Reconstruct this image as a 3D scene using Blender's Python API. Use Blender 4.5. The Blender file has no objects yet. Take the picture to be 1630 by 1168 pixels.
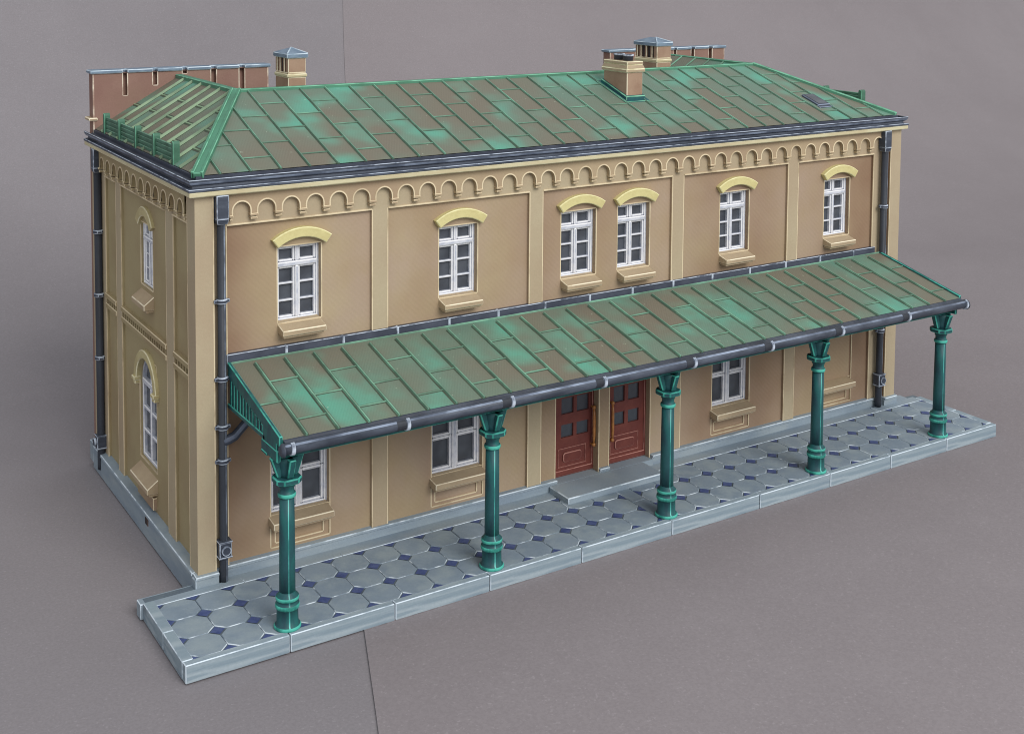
import bpy, bmesh, math, random
from mathutils import Vector, Matrix
random.seed(7)
S = 0.01                      # everything below is written in centimetres
L = 40.0
sc = bpy.context.scene
COL = sc.collection
PI = math.pi

# ------------------------------------------------------------------ materials
def lin(c):
    return tuple(((v/255)/12.92 if v/255 <= .04045 else ((v/255+.055)/1.055)**2.4) for v in c)+(1.,)

class NT:
    def __init__(s, name):
        s.m = bpy.data.materials.new(name); s.m.use_nodes = True
        s.t = s.m.node_tree; s.t.nodes.clear()
        s.out = s.n('ShaderNodeOutputMaterial'); s.b = s.n('ShaderNodeBsdfPrincipled')
        s.l(s.b.outputs[0], s.out.inputs[0])
        s.co = s.n('ShaderNodeTexCoord').outputs['Object']
    def n(s, t, **k):
        x = s.t.nodes.new(t)
        for a, b in k.items(): setattr(x, a, b)
        return x
    def l(s, a, b): s.t.links.new(a, b)
    def mapped(s, scale=(1, 1, 1), rot=(0, 0, 0), loc=(0, 0, 0)):
        m = s.n('ShaderNodeMapping'); m.inputs['Scale'].default_value = scale
        m.inputs['Rotation'].default_value = rot; m.inputs['Location'].default_value = loc
        s.l(s.co, m.inputs[0]); return m.outputs[0]
    def noise(s, cm, detail=3, rough=.5, vec=None, stretch=None, loc=None):
        """noise whose features are about cm centimetres wide"""
        x = s.n('ShaderNodeTexNoise'); x.inputs['Scale'].default_value = 100/cm
        x.inputs['Detail'].default_value = detail; x.inputs['Roughness'].default_value = rough
        s.l(vec or s.mapped(stretch or (1, 1, 1), loc=loc or (0, 0, 0)), x.inputs['Vector']); return x.outputs[0]
    def ramp(s, fac, lo, hi):
        x = s.n('ShaderNodeMapRange'); x.inputs[1].default_value = lo; x.inputs[2].default_value = hi
        x.interpolation_type = 'SMOOTHSTEP'
        s.l(fac, x.inputs[0]); return x.outputs[0]
    def mix(s, fac, a, b):
        x = s.n('ShaderNodeMix', data_type='RGBA')
        if isinstance(fac, float): x.inputs[0].default_value = fac
        else: s.l(fac, x.inputs[0])
        for v, i in ((a, 6), (b, 7)):
            if isinstance(v, tuple): x.inputs[i].default_value = v
            else: s.l(v, x.inputs[i])
        return x.outputs[2]
    def math(s, op, a, b=0.):
        x = s.n('ShaderNodeMath', operation=op)
        for v, i in ((a, 0), (b, 1)):
            if isinstance(v, (int, float)): x.inputs[i].default_value = v
            else: s.l(v, x.inputs[i])
        return x.outputs[0]
    def bump(s, h, strength=.3, dist=.02):
        x = s.n('ShaderNodeBump'); x.inputs['Strength'].default_value = strength
        x.inputs['Distance'].default_value = dist*S
        s.l(h, x.inputs['Height']); s.l(x.outputs[0], s.b.inputs['Normal'])
    def done(s, col, rough=.6, spec=.3, metal=0.):
        if isinstance(col, tuple): s.b.inputs['Base Color'].default_value = col
        else: s.l(col, s.b.inputs['Base Color'])
        s.b.inputs['Roughness'].default_value = rough
        s.b.inputs['Specular IOR Level'].default_value = spec
        s.b.inputs['Metallic'].default_value = metal
        return s.m

def paint(name, cols, size=2.5, rough=.6, spec=.3, metal=0., grain=.25, stretch=None, gs=.12, lo=.35, hi=.65, lines=None, air=False):
    """brushed model paint: two or three tones in soft patches over a fine grain"""
    t = NT(name); c = lin(cols[0])
    for k, q in enumerate(cols[1:]):
        f = t.ramp(t.noise(size*(1 if k == 0 else .62), 4, .55, stretch=stretch, loc=(k*.37, k*.11, k*.23)), lo+.04*k, hi+.04*k)
        c = t.mix(f, c, lin(q))
    if air:      # brown airbrushed weathering, heavier along some panel borders and round some windows
        x = t.n('ShaderNodeSeparateXYZ'); t.l(t.co, x.inputs[0])
        u = t.math('ADD', t.math('MULTIPLY', x.outputs[0], 2.5), .5)
        u = t.math('ADD', u, t.math('MULTIPLY', t.math('SUBTRACT', t.noise(2.2, 2), .5), .03))
        r = t.n('ShaderNodeValToRGB'); r.color_ramp.interpolation = 'B_SPLINE'; t.l(u, r.inputs[0])
        st = [(1.3, 1), (2.6, .45), (4.6, .2), (6.2, .1), (7.7, .3), (9.2, 0), (10.6, .55), (12, .3), (14.4, .1), (15.7, .5), (16.6, .65), (18, .35), (20, .6), (22, .35), (23.8, .1), (25, .25), (26.6, .9), (28, .5), (29.9, .85), (31.6, .5), (32.8, .15), (34.4, .6), (35.6, .4), (37, .95), (38.4, 1)]
        while len(r.color_ramp.elements) < len(st): r.color_ramp.elements.new(.5)
        for e, (p, v) in zip(r.color_ramp.elements, st): e.position = (p-20.05)/40+.5; e.color = (v, v, v, 1)
        f = t.math('MULTIPLY', r.outputs[0], t.math('ADD', t.math('MULTIPLY', t.noise(3.5, 3), 1.1), .25))
        c = t.mix(t.math('MULTIPLY', f, 1.05), c, lin((140, 112, 91)))
    sp = t.ramp(t.noise(.09, 2, .6), .3, .7)
    c = t.mix(t.math('MULTIPLY', sp, .10), c, lin(tuple(max(0, v-34) for v in cols[0])))
    g = t.noise(gs, 3, .6)
    if lines:
        w = t.n('ShaderNodeTexWave'); w.inputs['Scale'].default_value = lines[0]
        w.inputs['Distortion'].default_value = .6; w.inputs['Detail'].default_value = 1
        t.l(t.mapped(rot=lines[1]), w.inputs[0])
        g = t.math('ADD', t.math('MULTIPLY', g, .8), t.math('MULTIPLY', w.outputs[1], lines[2]))
    t.bump(g, grain, .03)
    return t.done(c, rough, spec, metal)

def edgepaint(name, dark, light, size=.9, lo=.34, hi=.6, rough=.55, spec=.3):
    """dry-brushed edge: light paint that skips here and there"""
    t = NT(name)
    f = t.ramp(t.noise(size, 4, .6), lo, hi)
    return t.done(t.mix(f, lin(dark), lin(light)), rough, spec)

def roofpaint(name, linerot):
    t = NT(name)
    a = t.n('ShaderNodeAttribute', attribute_name='tint').outputs['Fac']
    n1 = t.noise(4.5, 2, .45); n2 = t.noise(3.2, 2, .5, loc=(.31, .7, .2)); n3 = t.noise(.7, 4, .6)
    f = t.math('ADD', t.math('MULTIPLY', n1, 1.0), t.math('MULTIPLY', a, .26))
    c = t.mix(t.ramp(f, .46, .88), lin((116, 110, 96)), lin((104, 127, 112)))
    bright = t.math('MULTIPLY', t.ramp(t.math('ADD', n2, t.math('MULTIPLY', a, .16)), .56, .84), .9)
    c = t.mix(bright, c, lin((94, 163, 141)))
    c = t.mix(t.math('MULTIPLY', t.ramp(n3, .45, .75), .22), c, lin((112, 114, 98)))
    dust = t.ramp(t.noise(.16, 1, .5, loc=(.2, .9, .4)), .76, .80)
    c = t.mix(t.math('MULTIPLY', dust, .35), c, lin((190, 205, 180)))
    w = t.n('ShaderNodeTexWave'); w.inputs['Scale'].default_value = 300
    w.inputs['Distortion'].default_value = .4; t.l(t.mapped(rot=linerot), w.inputs[0])
    t.bump(t.math('ADD', t.math('MULTIPLY', w.outputs[1], .35), t.noise(.15, 3, .6)), .32, .03)
    return t.done(c, .55, .3)

M = {}
M['wall'] = paint('tan_wall_paint', [(183, 166, 133), (170, 147, 120), (180, 160, 141)], 6, .7, .2, grain=.2, lo=.30, hi=.68, lines=(180, (0, .8, .3), .35), air=True)
M['frieze'] = paint('frieze_paint', [(180, 161, 131), (170, 148, 122)], 5, .7, .2, grain=.2)
M['wall_ochre'] = paint('ochre_wall_paint', [(172, 158, 122), (160, 142, 110)], 5, .7, .2, grain=.2)
M['hood'] = paint('tan_hood_paint', [(196, 184, 138), (182, 168, 124)], 1, .6)
M['wall_edge'] = edgepaint('tan_wall_edge', (186, 168, 136), (224, 207, 174), 1.6, .30, .54)
M['pilaster'] = paint('pilaster_paint', [(184, 170, 142), (176, 158, 132)], 5, .7, .2)
M['cream'] = paint('cream_cornice_paint', [(208, 200, 164), (196, 182, 146)], 3, .6)
M['cream_edge'] = edgepaint('cream_edge', (200, 188, 152), (238, 232, 198))
M['sand'] = paint('sandstone_paint', [(182, 163, 134), (170, 150, 124)], 1.5, .65)
M['sand_edge'] = edgepaint('sandstone_edge', (196, 178, 148), (242, 230, 202), .8, .3, .48)
M['yellow'] = paint('yellow_lintel_paint', [(216, 206, 148), (204, 192, 136)], .7, .6)
M['yellow_edge'] = edgepaint('yellow_lintel_edge', (216, 208, 152), (244, 238, 188))
M['stone'] = paint('grey_stone_paint', [(147, 161, 171), (133, 147, 160), (155, 166, 172)], 1.4, .65, stretch=(.35, .35, 1.6))
M['kerb'] = paint('kerb_stone_paint', [(142, 158, 167), (122, 139, 153), (162, 175, 182)], .55, .65, stretch=(.08, .3, 1.5), lo=.4, hi=.62)
M['stone_edge'] = edgepaint('grey_stone_edge', (152, 167, 178), (214, 226, 236), .7, .36, .56)
M['tile'] = paint('octagon_tile_paint', [(137, 151, 163), (126, 141, 155), (147, 160, 167)], 1.6, .6)
M['tile_edge'] = edgepaint('octagon_tile_edge', (122, 136, 149), (210, 220, 228), .8, .46, .62)
M['joint'] = paint('tile_joint_paint', [(94, 106, 118), (106, 118, 126)], 1, .7)
M['blue'] = paint('blue_inlay_paint', [(66, 80, 126), (82, 96, 138)], .4, .5)
M['white'] = paint('white_window_paint', [(210, 212, 220), (178, 184, 199)], .35, .5, lo=.42, hi=.7)
M['white_edge'] = edgepaint('white_window_edge', (226, 229, 240), (250, 250, 252), .5, .3, .5)
M['slate'] = paint('slate_grey_paint', [(76, 81, 95), (62, 67, 80)], 1.2, .5, .4)
M['iron'] = paint('dark_iron_paint', [(70, 76, 89), (56, 62, 73), (88, 95, 108)], .8, .48, .35, stretch=(.3, .3, 1), grain=.12)
M['iron_edge'] = edgepaint('dark_iron_edge', (100, 109, 125), (196, 206, 220), .6, .35, .55)
M['iron_highlight'] = edgepaint('dark_iron_brushed_highlight', (92, 101, 118), (150, 162, 182), 1.6, .36, .66, .5, .35)  # highlight of gutters and branch pipe, painted in as a lighter brushed stripe
M['pipe_highlight'] = edgepaint('pipe_brushed_highlight', (70, 76, 88), (130, 140, 155), 1.4, .4, .62, .45, .4)  # downpipe highlight put into the colour as a paler band
M['iron_dark'] = paint('darker_iron_paint', [(60, 65, 74), (50, 53, 60)], .8, .5, .3, stretch=(1, 1, .2))  # darker iron tone of the downpipes and gutter sleeves
M['teal'] = paint('teal_iron_paint', [(42, 86, 91), (41, 70, 79), (37, 104, 101)], .9, .5, .3, stretch=(1, 1, .3), grain=.1)
M['teal_edge'] = edgepaint('teal_edge', (40, 122, 112), (80, 182, 164), .7, .34, .55)
M['teal_highlight'] = edgepaint('teal_brushed_highlight', (50, 126, 122), (92, 190, 180), 1.3, .34, .58, .45, .4)  # column highlight painted as one bright upright band
M['roof'] = roofpaint('patina_roof_paint', (0, .3, .55))
M['roof_canopy'] = roofpaint('patina_canopy_paint', (0, .2, .6))
M['rib'] = edgepaint('patina_rib_paint', (100, 132, 113), (126, 174, 149), 1.6, .40, .68)
M['rib_shade'] = paint('roof_rib_shade_wash', [(66, 78, 66), (80, 88, 74)], 1.2, .6)  # shade lines along the ribs, painted in as a dark wash
M['rib_olive'] = edgepaint('patina_olive_rib_paint', (116, 138, 112), (146, 170, 138), 1.6, .36, .62)
M['ridge'] = paint('patina_ridge_paint', [(84, 140, 114), (78, 122, 100)], 2, .5)
M['ridge_edge'] = edgepaint('patina_ridge_edge', (88, 146, 116), (126, 190, 158))
M['fence'] = paint('snow_fence_paint', [(66, 104, 84), (84, 130, 108)], 1, .55)
M['brick'] = paint('brown_firewall_paint', [(152, 122, 110), (140, 108, 98), (146, 118, 104)], 3, .75, .15)
M['brick_edge'] = edgepaint('brown_firewall_edge', (160, 130, 116), (230, 216, 196))
M['cap'] = paint('blue_grey_lead_paint', [(124, 143, 160), (102, 120, 139)], .8, .45, .4)
M['cap_edge'] = edgepaint('blue_grey_lead_edge', (138, 157, 174), (204, 218, 228))
M['chimney'] = paint('chimney_paint', [(168, 140, 118), (152, 122, 102)], 1.2, .7)
M['door'] = paint('oxblood_door_paint', [(122, 66, 57), (106, 55, 50)], 1.4, .5, .35)
M['door_edge'] = edgepaint('oxblood_door_edge', (142, 84, 76), (192, 138, 126), .6, .32, .55)
M['bronze'] = paint('bronze_handle_paint', [(184, 126, 70), (160, 104, 58)], .3, .35, .5)
M['dark'] = paint('dark_recess_paint', [(58, 52, 52), (70, 58, 56)], .6, .8)
def glass():
    t = NT('dark_window_glass'); c = t.mix(t.ramp(t.noise(1.2, 2, .5), .3, .7), lin((64, 68, 75)), lin((88, 93, 101)))
    t.bump(t.noise(.9, 2), .08, .03); return t.done(c, .22, .5)
M['glass'] = glass()
def card(name, a, b):
    t = NT(name); c = t.mix(t.ramp(t.noise(30, 3, .5), .3, .7), lin(a), lin(b))
    f = t.ramp(t.noise(6, 4, .7), .35, .7)
    c = t.mix(t.math('MULTIPLY', f, .08), c, lin(tuple(v+26 for v in a)))
    sp = t.ramp(t.noise(.11, 2, .7, loc=(.4, .1, .6)), .40, .62)      # fine flecks of the grey pulp
    c = t.mix(t.math('MULTIPLY', sp, .16), c, lin(tuple(v-40 for v in a)))
    lt = t.ramp(t.noise(.15, 2, .7, loc=(.9, .3, .2)), .58, .74)
    c = t.mix(t.math('MULTIPLY', lt, .22), c, lin(tuple(v+40 for v in a)))
    t.bump(t.math('ADD', t.noise(.22, 3, .7), t.math('MULTIPLY', t.noise(26, 2), 2.0)), .3, .03)
    return t.done(c, .85, .12)
M['card'] = card('grey_card', (141, 136, 139), (135, 130, 133))
M['card_right'] = card('grey_card_right', (143, 136, 138), (137, 130, 132))

# ------------------------------------------------------------------ mesh builder
ID = lambda u, d, v: (u, d, v)            # front facade: u = x, d = depth (y), v = z
LEFT = lambda u, d, v: (d, u, v)          # left facade: u = y, depth = x
RIGHT = lambda u, d, v: (L-d, u, v)
class MB:
    def __init__(s, xf=ID):
        s.bm = bmesh.new(); s.xf = xf; s.tint = s.bm.faces.layers.float.new('tint')
    def vs(s, pts): return [s.bm.verts.new(s.xf(*p)) for p in pts]
    def face(s, pts, mat=0, tint=.5):
        f = s.bm.faces.new(s.vs(pts)); f.material_index = mat; f[s.tint] = tint; return f
    def merge(s, o):
        me = bpy.data.meshes.new('tmp'); o.to_mesh(me); s.bm.from_mesh(me); bpy.data.meshes.remove(me); o.free()
    def hexa(s, p, bev=0., mat=0, emat=1):
        """p: four bottom then four top points"""
        b = bmesh.new(); v = [b.verts.new(s.xf(*q)) for q in p]
        for q in ((0, 3, 2, 1), (4, 5, 6, 7), (0, 1, 5, 4), (1, 2, 6, 5), (2, 3, 7, 6), (3, 0, 4, 7)):
            b.faces.new([v[i] for i in q]).material_index = mat
        bmesh.ops.recalc_face_normals(b, faces=b.faces)
        if bev: bmesh.ops.bevel(b, geom=list(b.edges), offset=bev, segments=1, profile=.5, affect='EDGES', material=emat, clamp_overlap=True)
        s.merge(b)
    def box(s, u0, u1, d0, d1, v0, v1, bev=.03, mat=0, emat=1):
        s.hexa([(u0, d0, v0), (u1, d0, v0), (u1, d1, v0), (u0, d1, v0), (u0, d0, v1), (u1, d0, v1), (u1, d1, v1), (u0, d1, v1)], bev, mat, emat)
    def prism(s, outline, d0, d1, bev=0., mat=0, emat=1):
        """outline in (u, v), extruded from depth d0 (front) to d1"""
        b = bmesh.new(); n = len(outline)
        a = [b.verts.new(s.xf(u, d0, v)) for u, v in outline]; c = [b.verts.new(s.xf(u, d1, v)) for u, v in outline]
        ff = b.faces.new(a); b.faces.new(c[::-1])
        for i in range(n): b.faces.new((a[i], c[i], c[(i+1) % n], a[(i+1) % n]))
        for f in b.faces: f.material_index = mat
        bmesh.ops.recalc_face_normals(b, faces=b.faces)
        if bev: bmesh.ops.bevel(b, geom=list(ff.edges), offset=bev, segments=1, profile=.5, affect='EDGES', material=emat, clamp_overlap=True)
        s.merge(b)
    def lathe(s, prof, c, n=28, mats=None, highlight=()):
        """prof: list of (r, z); c: axis (x, y)"""
        rings = []
        for r, z in prof:
            rings.append([s.bm.verts.new((c[0]+r*math.cos(2*PI*k/n), c[1]+r*math.sin(2*PI*k/n), z)) for k in range(n)])
        for i in range(len(rings)-1):
            for k in range(n):
                f = s.bm.faces.new((rings[i][k], rings[i][(k+1) % n], rings[i+1][(k+1) % n], rings[i+1][k]))
                f.smooth = True; f.material_index = 2 if k in highlight and not (mats and mats[i]) else (mats[i] if mats else 0)
        for r, fl in ((rings[0], True), (rings[-1], False)):
            f = s.bm.faces.new(r[::-1] if fl else r); f.material_index = 0
    def tube(s, path, r, n=16, mat=0, cap=True, highlight=()):
        path = [Vector(p) for p in path]; rings = []
        for i, p in enumerate(path):
            a = (path[min(i+1, len(path)-1)]-path[max(i-1, 0)]).normalized()
            e = a.cross(Vector((0, 1, 0)) if abs(a.y) < .9 else Vector((1, 0, 0))).normalized(); g = a.cross(e)
            rr = r[i] if isinstance(r, (list, tuple)) else r
            rings.append([s.bm.verts.new(p+rr*(math.cos(2*PI*k/n)*e+math.sin(2*PI*k/n)*g)) for k in range(n)])
        for i in range(len(rings)-1):
            for k in range(n):
                f = s.bm.faces.new((rings[i][k], rings[i][(k+1) % n], rings[i+1][(k+1) % n], rings[i+1][k])); f.smooth = True; f.material_index = 1 if k in highlight else mat
        if cap:
            s.bm.faces.new(rings[0][::-1]).material_index = mat; s.bm.faces.new(rings[-1]).material_index = mat
    def around(s, prof, y1, mats=None, sides=(1, 1, 1)):
        """closed profile of (outset, z) swept with mitres round the left, front and right eaves"""
        paths = [lambda o: (-o, y1), lambda o: (-o, -o), lambda o: (L+o, -o), lambda o: (L+o, y1)]
        R = [[s.bm.verts.new(p(o)+(z,)) for o, z in prof] for p in paths]; n = len(prof)
        for i in range(3):
            for k in range(n):
                f = s.bm.faces.new((R[i][k], R[i+1][k], R[i+1][(k+1) % n], R[i][(k+1) % n])); f.material_index = mats[k] if mats else 0
        s.bm.faces.new(R[0]); s.bm.faces.new(R[3][::-1])
    def run(s, prof, x0, x1, mats=None, smooth=False):
        """closed profile of (y, z) swept along x"""
        A = [s.bm.verts.new((x0, y, z)) for y, z in prof]; B = [s.bm.verts.new((x1, y, z)) for y, z in prof]; n = len(prof)
        for k in range(n):
            f = s.bm.faces.new((A[k], B[k], B[(k+1) % n], A[(k+1) % n])); f.material_index = mats[k] if mats else 0; f.smooth = smooth
        s.bm.faces.new(A); s.bm.faces.new(B[::-1])
    def relief(s, us, vs, depth, hole=.9, bead=.038, pr=.008, mat=None):
        """facade as cells at several depths; convex arrises carry a thin dry-brushed bead"""
        us = sorted(set(round(u, 4) for u in us)); vs = sorted(set(round(v, 4) for v in vs))
        nu, nv = len(us)-1, len(vs)-1
        D = [[depth((us[i]+us[i+1])/2, (vs[j]+vs[j+1])/2) for j in range(nv)] for i in range(nu)]
        dd = lambda i, j: hole if D[i][j] is None else D[i][j]
        for i in range(nu):
            for j in range(nv):
                d = D[i][j]
                if d is not None: s.face([(us[i], d, vs[j]), (us[i+1], d, vs[j]), (us[i+1], d, vs[j+1]), (us[i], d, vs[j+1])], mat(us[i], us[i+1], d) if mat else 0)
        segs = {}
        for i in range(nu):
            for j in range(nv):
                if i+1 < nu and dd(i, j) != dd(i+1, j):
                    a, b = dd(i, j), dd(i+1, j); u = us[i+1]
                    s.face([(u, a, vs[j]), (u, b, vs[j]), (u, b, vs[j+1]), (u, a, vs[j+1])])
                    segs.setdefault(('u', u, min(a, b), a < b), []).append((vs[j], vs[j+1]))
                if j+1 < nv and dd(i, j) != dd(i, j+1):
                    a, b = dd(i, j), dd(i, j+1); v = vs[j+1]
                    s.face([(us[i], a, v), (us[i+1], a, v), (us[i+1], b, v), (us[i], b, v)])
                    segs.setdefault(('v', v, min(a, b), a < b), []).append((us[i], us[i+1]))
        if not bead: return
        for (k, c, d, low), L_ in segs.items():
            L_.sort(); runs = []
            for a, b in L_:
                if runs and abs(runs[-1][1]-a) < 1e-4: runs[-1][1] = b
                else: runs.append([a, b])
            for a, b in runs:
                c0, c1 = (c-bead, c+pr) if low else (c-pr, c+bead)
                if k == 'u': s.box(c0, c1, d-pr, d+bead, a+.002, b-.002, 0, 1)
                else: s.box(a+.002, b-.002, d-pr, d+bead, c0, c1, 0, 1)

ORG = {}
def lk(o, parent):
    COL.objects.link(o)
    return o
def empty(name, loc, label, cat, kind=None, group=None):
    o = bpy.data.objects.new(name, None); o.empty_display_size = .02; COL.objects.link(o)
    o.location = Vector(loc)*S; ORG[o.name] = Vector(loc)
    o['label'] = label; o['category'] = cat
    if kind: o['kind'] = kind
    if group: o['group'] = group
    return o
def build(mb, name, mats, parent=None, label=None, recalc=True, doubles=False):
    bm = mb.bm
    if doubles: bmesh.ops.remove_doubles(bm, verts=bm.verts, dist=1e-4)
    if recalc: bmesh.ops.recalc_face_normals(bm, faces=bm.faces)
    xs = [v.co for v in bm.verts]
    c = Vector([(min(p[i] for p in xs)+max(p[i] for p in xs))/2 for i in range(3)])
    c.z = min(p.z for p in xs)
    for v in bm.verts: v.co = (v.co-c)*S
    me = bpy.data.meshes.new(name); bm.to_mesh(me); bm.free()
    for m in mats: me.materials.append(M[m])
    o = bpy.data.objects.new(name, me); COL.objects.link(o); ORG[o.name] = c
    if parent:
        o.parent = parent; o.location = (c-ORG[parent.name])*S
    else: o.location = c*S
    if label: o['label'] = label
    return o

# ------------------------------------------------------------------ the station building
bld = empty('station_building', (20, 7.5, 0), 'tan two storey model station building with green patina roof and brown firewalls', 'model building')

UPW = [(3.53, 5.45), (11.0, 12.96), (17.47, 19.48), (20.75, 22.70), (27.21, 29.19), (34.60, 36.54)]
LOW = [(3.20, 5.80), (10.67, 13.29), (26.90, 29.45)]
BLIND = (34.40, 37.0)
DOORS = [(17.28, 19.72), (20.35, 22.90)]
PAN = [(1.36, 7.70), (8.45, 15.62), (16.36, 23.97), (24.71, 31.77), (32.52, 38.22)]
UZ0, UZ1, LZ0, LZ1 = 10.57, 13.70, 2.62, 6.0

def front_depth(u, v):
    if u < .75 or u > 39.28: return 0.
    for a, b in UPW:
        if a < u < b and UZ0 < v < UZ1: return None
    for a, b in LOW:
        if a < u < b and LZ0 < v < LZ1: return None
    for a, b in DOORS:
        if a < u < b and v < 5.9: return None
    for a, b in LOW+[BLIND]:
        if a+.22 < u < b-.28 and 1.44 < v < 1.90: return .52
        if a < u < b and 1.29 < v < LZ0: return .46
    a, b = BLIND
    if a < u < b and LZ0 <= v < LZ1: return .47
    if DOORS[0][1] < u < DOORS[1][0] and v < 5.9: return .31
    for a, b in PAN:
        if a < u < b and v < 14.85: return .40
    return .25
us = [0, .75, 39.28, 40.1]+[q for p in UPW+LOW+DOORS+PAN+[BLIND] for q in p]+[q for a, b in LOW+[BLIND] for q in (a+.22, b-.28)]
vs = [.9, 1.29, 1.44, 1.90, LZ0, 5.9, LZ1, UZ0, UZ1, 14.85, 16.2]
w = MB(); w.relief(us, vs, front_depth, .95, mat=lambda a, b, d: 2 if d in (0., .25) else 0)
build(w, 'wall', ['wall', 'wall_edge', 'pilaster'], bld)

# left facade
LWIN = (6.45, 8.30, 10.92, 13.70); AW = (6.15, 8.70, 2.95, 6.42)
LPAN = [(1.15, 3.22), (4.20, 11.0), (11.85, 13.7)]
def left_depth(u, v):
    if u < .95 or u > 15.0: return 0.
    a, b, c, d = LWIN
    if a < u < b and c < v < d: return None
    a, b, c, d = AW
    if a < u < b and c < v < d+1.29: return None
    for a, b in LPAN:
        if a < u < b and v < 14.88: return .28
    return .15
w = MB(LEFT)
w.relief([0, .95, 15.0, 15.5]+[q for p in LPAN for q in p]+list(LWIN[:2])+list(AW[:2]), [.9, AW[2], AW[3]+1.29, LWIN[2], LWIN[3], 14.88, 16.2], left_depth, .9, mat=lambda a, b, d: 2 if d < .2 else 0)
cy, r = (AW[0]+AW[1])/2, (AW[1]-AW[0])/2
for sg in (1, -1):                       # spandrels beside the arched head
    arc = [(cy+sg*r*math.cos(t), AW[3]+r*math.sin(t)*1.01) for t in [k*PI/2/12 for k in range(13)]]
    w.prism(arc+[(cy, AW[3]+1.29), (cy+sg*r, AW[3]+1.29)], .28, .9)
build(w, 'wall', ['wall_ochre', 'wall_edge', 'pilaster'], bld)
# right and rear walls
w = MB(RIGHT)
w.relief([0, .95, 15.0, 15.5]+[q for p in LPAN for q in p], [.9, 14.88, 16.2], lambda u, v: 0. if u < .95 or u > 15 else (.28 if any(a < u < b for a, b in LPAN) and v < 14.88 else .15), .9)
build(w, 'wall', ['wall', 'wall_edge'], bld)
w = MB(); w.box(.3, 39.7, 15.2, 15.5, .2, 16.2, 0); build(w, 'wall', ['wall'], bld)
# floor and dark lining that keeps light out of the shell
w = MB(); w.box(.95, 39.1, 1.0, 15.1, 8.9, 9.1, 0); w.box(.95, 39.1, 1.0, 15.1, 16.0, 16.1, 0); build(w, 'inner_floor', ['dark'], bld)

# plinth
w = MB()
def plinth_run(x0, x1, yf):
    w.hexa([(x0, yf-.1, .2), (x1, yf-.1, .2), (x1, yf+.3, .2), (x0, yf+.3, .2), (x0, yf-.1, 1.0), (x1, yf-.1, 1.0), (x1, yf+.3, 1.0), (x0, yf+.3, 1.0)], .02)
    w.hexa([(x0, yf-.17, 1.0), (x1, yf-.17, 1.0), (x1, yf+.3, 1.0), (x0, yf+.3, 1.0), (x0, yf-.15, 1.12), (x1, yf-.15, 1.12), (x1, yf+.3, 1.17), (x0, yf+.3, 1.17)], .03)
plinth_run(-.12, .82, -.02); plinth_run(39.22, 40.22, -.02)
for a, b in ((.84, 17.26), (22.95, 39.2)): plinth_run(a, b, .3)
plinth_run(19.75, 20.33, .3)
for xf in (LEFT, RIGHT):
    w.xf = xf
    w.hexa([(.35, -.12, 0), (15.6, -.12, 0), (15.6, .4, 0), (.35, .4, 0), (.35, -.10, .98), (15.6, -.10, .98), (15.6, .4, .98), (.35, .4, .98)], .03)
    w.hexa([(.35, -.16, .98), (15.6, -.16, .98), (15.6, .4, .98), (.35, .4, .98), (.35, -.13, 1.12), (15.6, -.13, 1.12), (15.6, .4, 1.18), (.35, .4, 1.18)], .03)
    w.box(-.10, .345, -.13, .3, 0, .98, .03); w.box(15.62, 16.3, -.10, .5, .2, 1.2, .04)
build(w, 'plinth', ['stone', 'stone_edge'], bld)
w = MB(LEFT); w.box(6.3, 6.75, -.13, .1, .62, .98, .02, 0, 1); build(w, 'air_vent', ['dark', 'brick'], bld)

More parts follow.
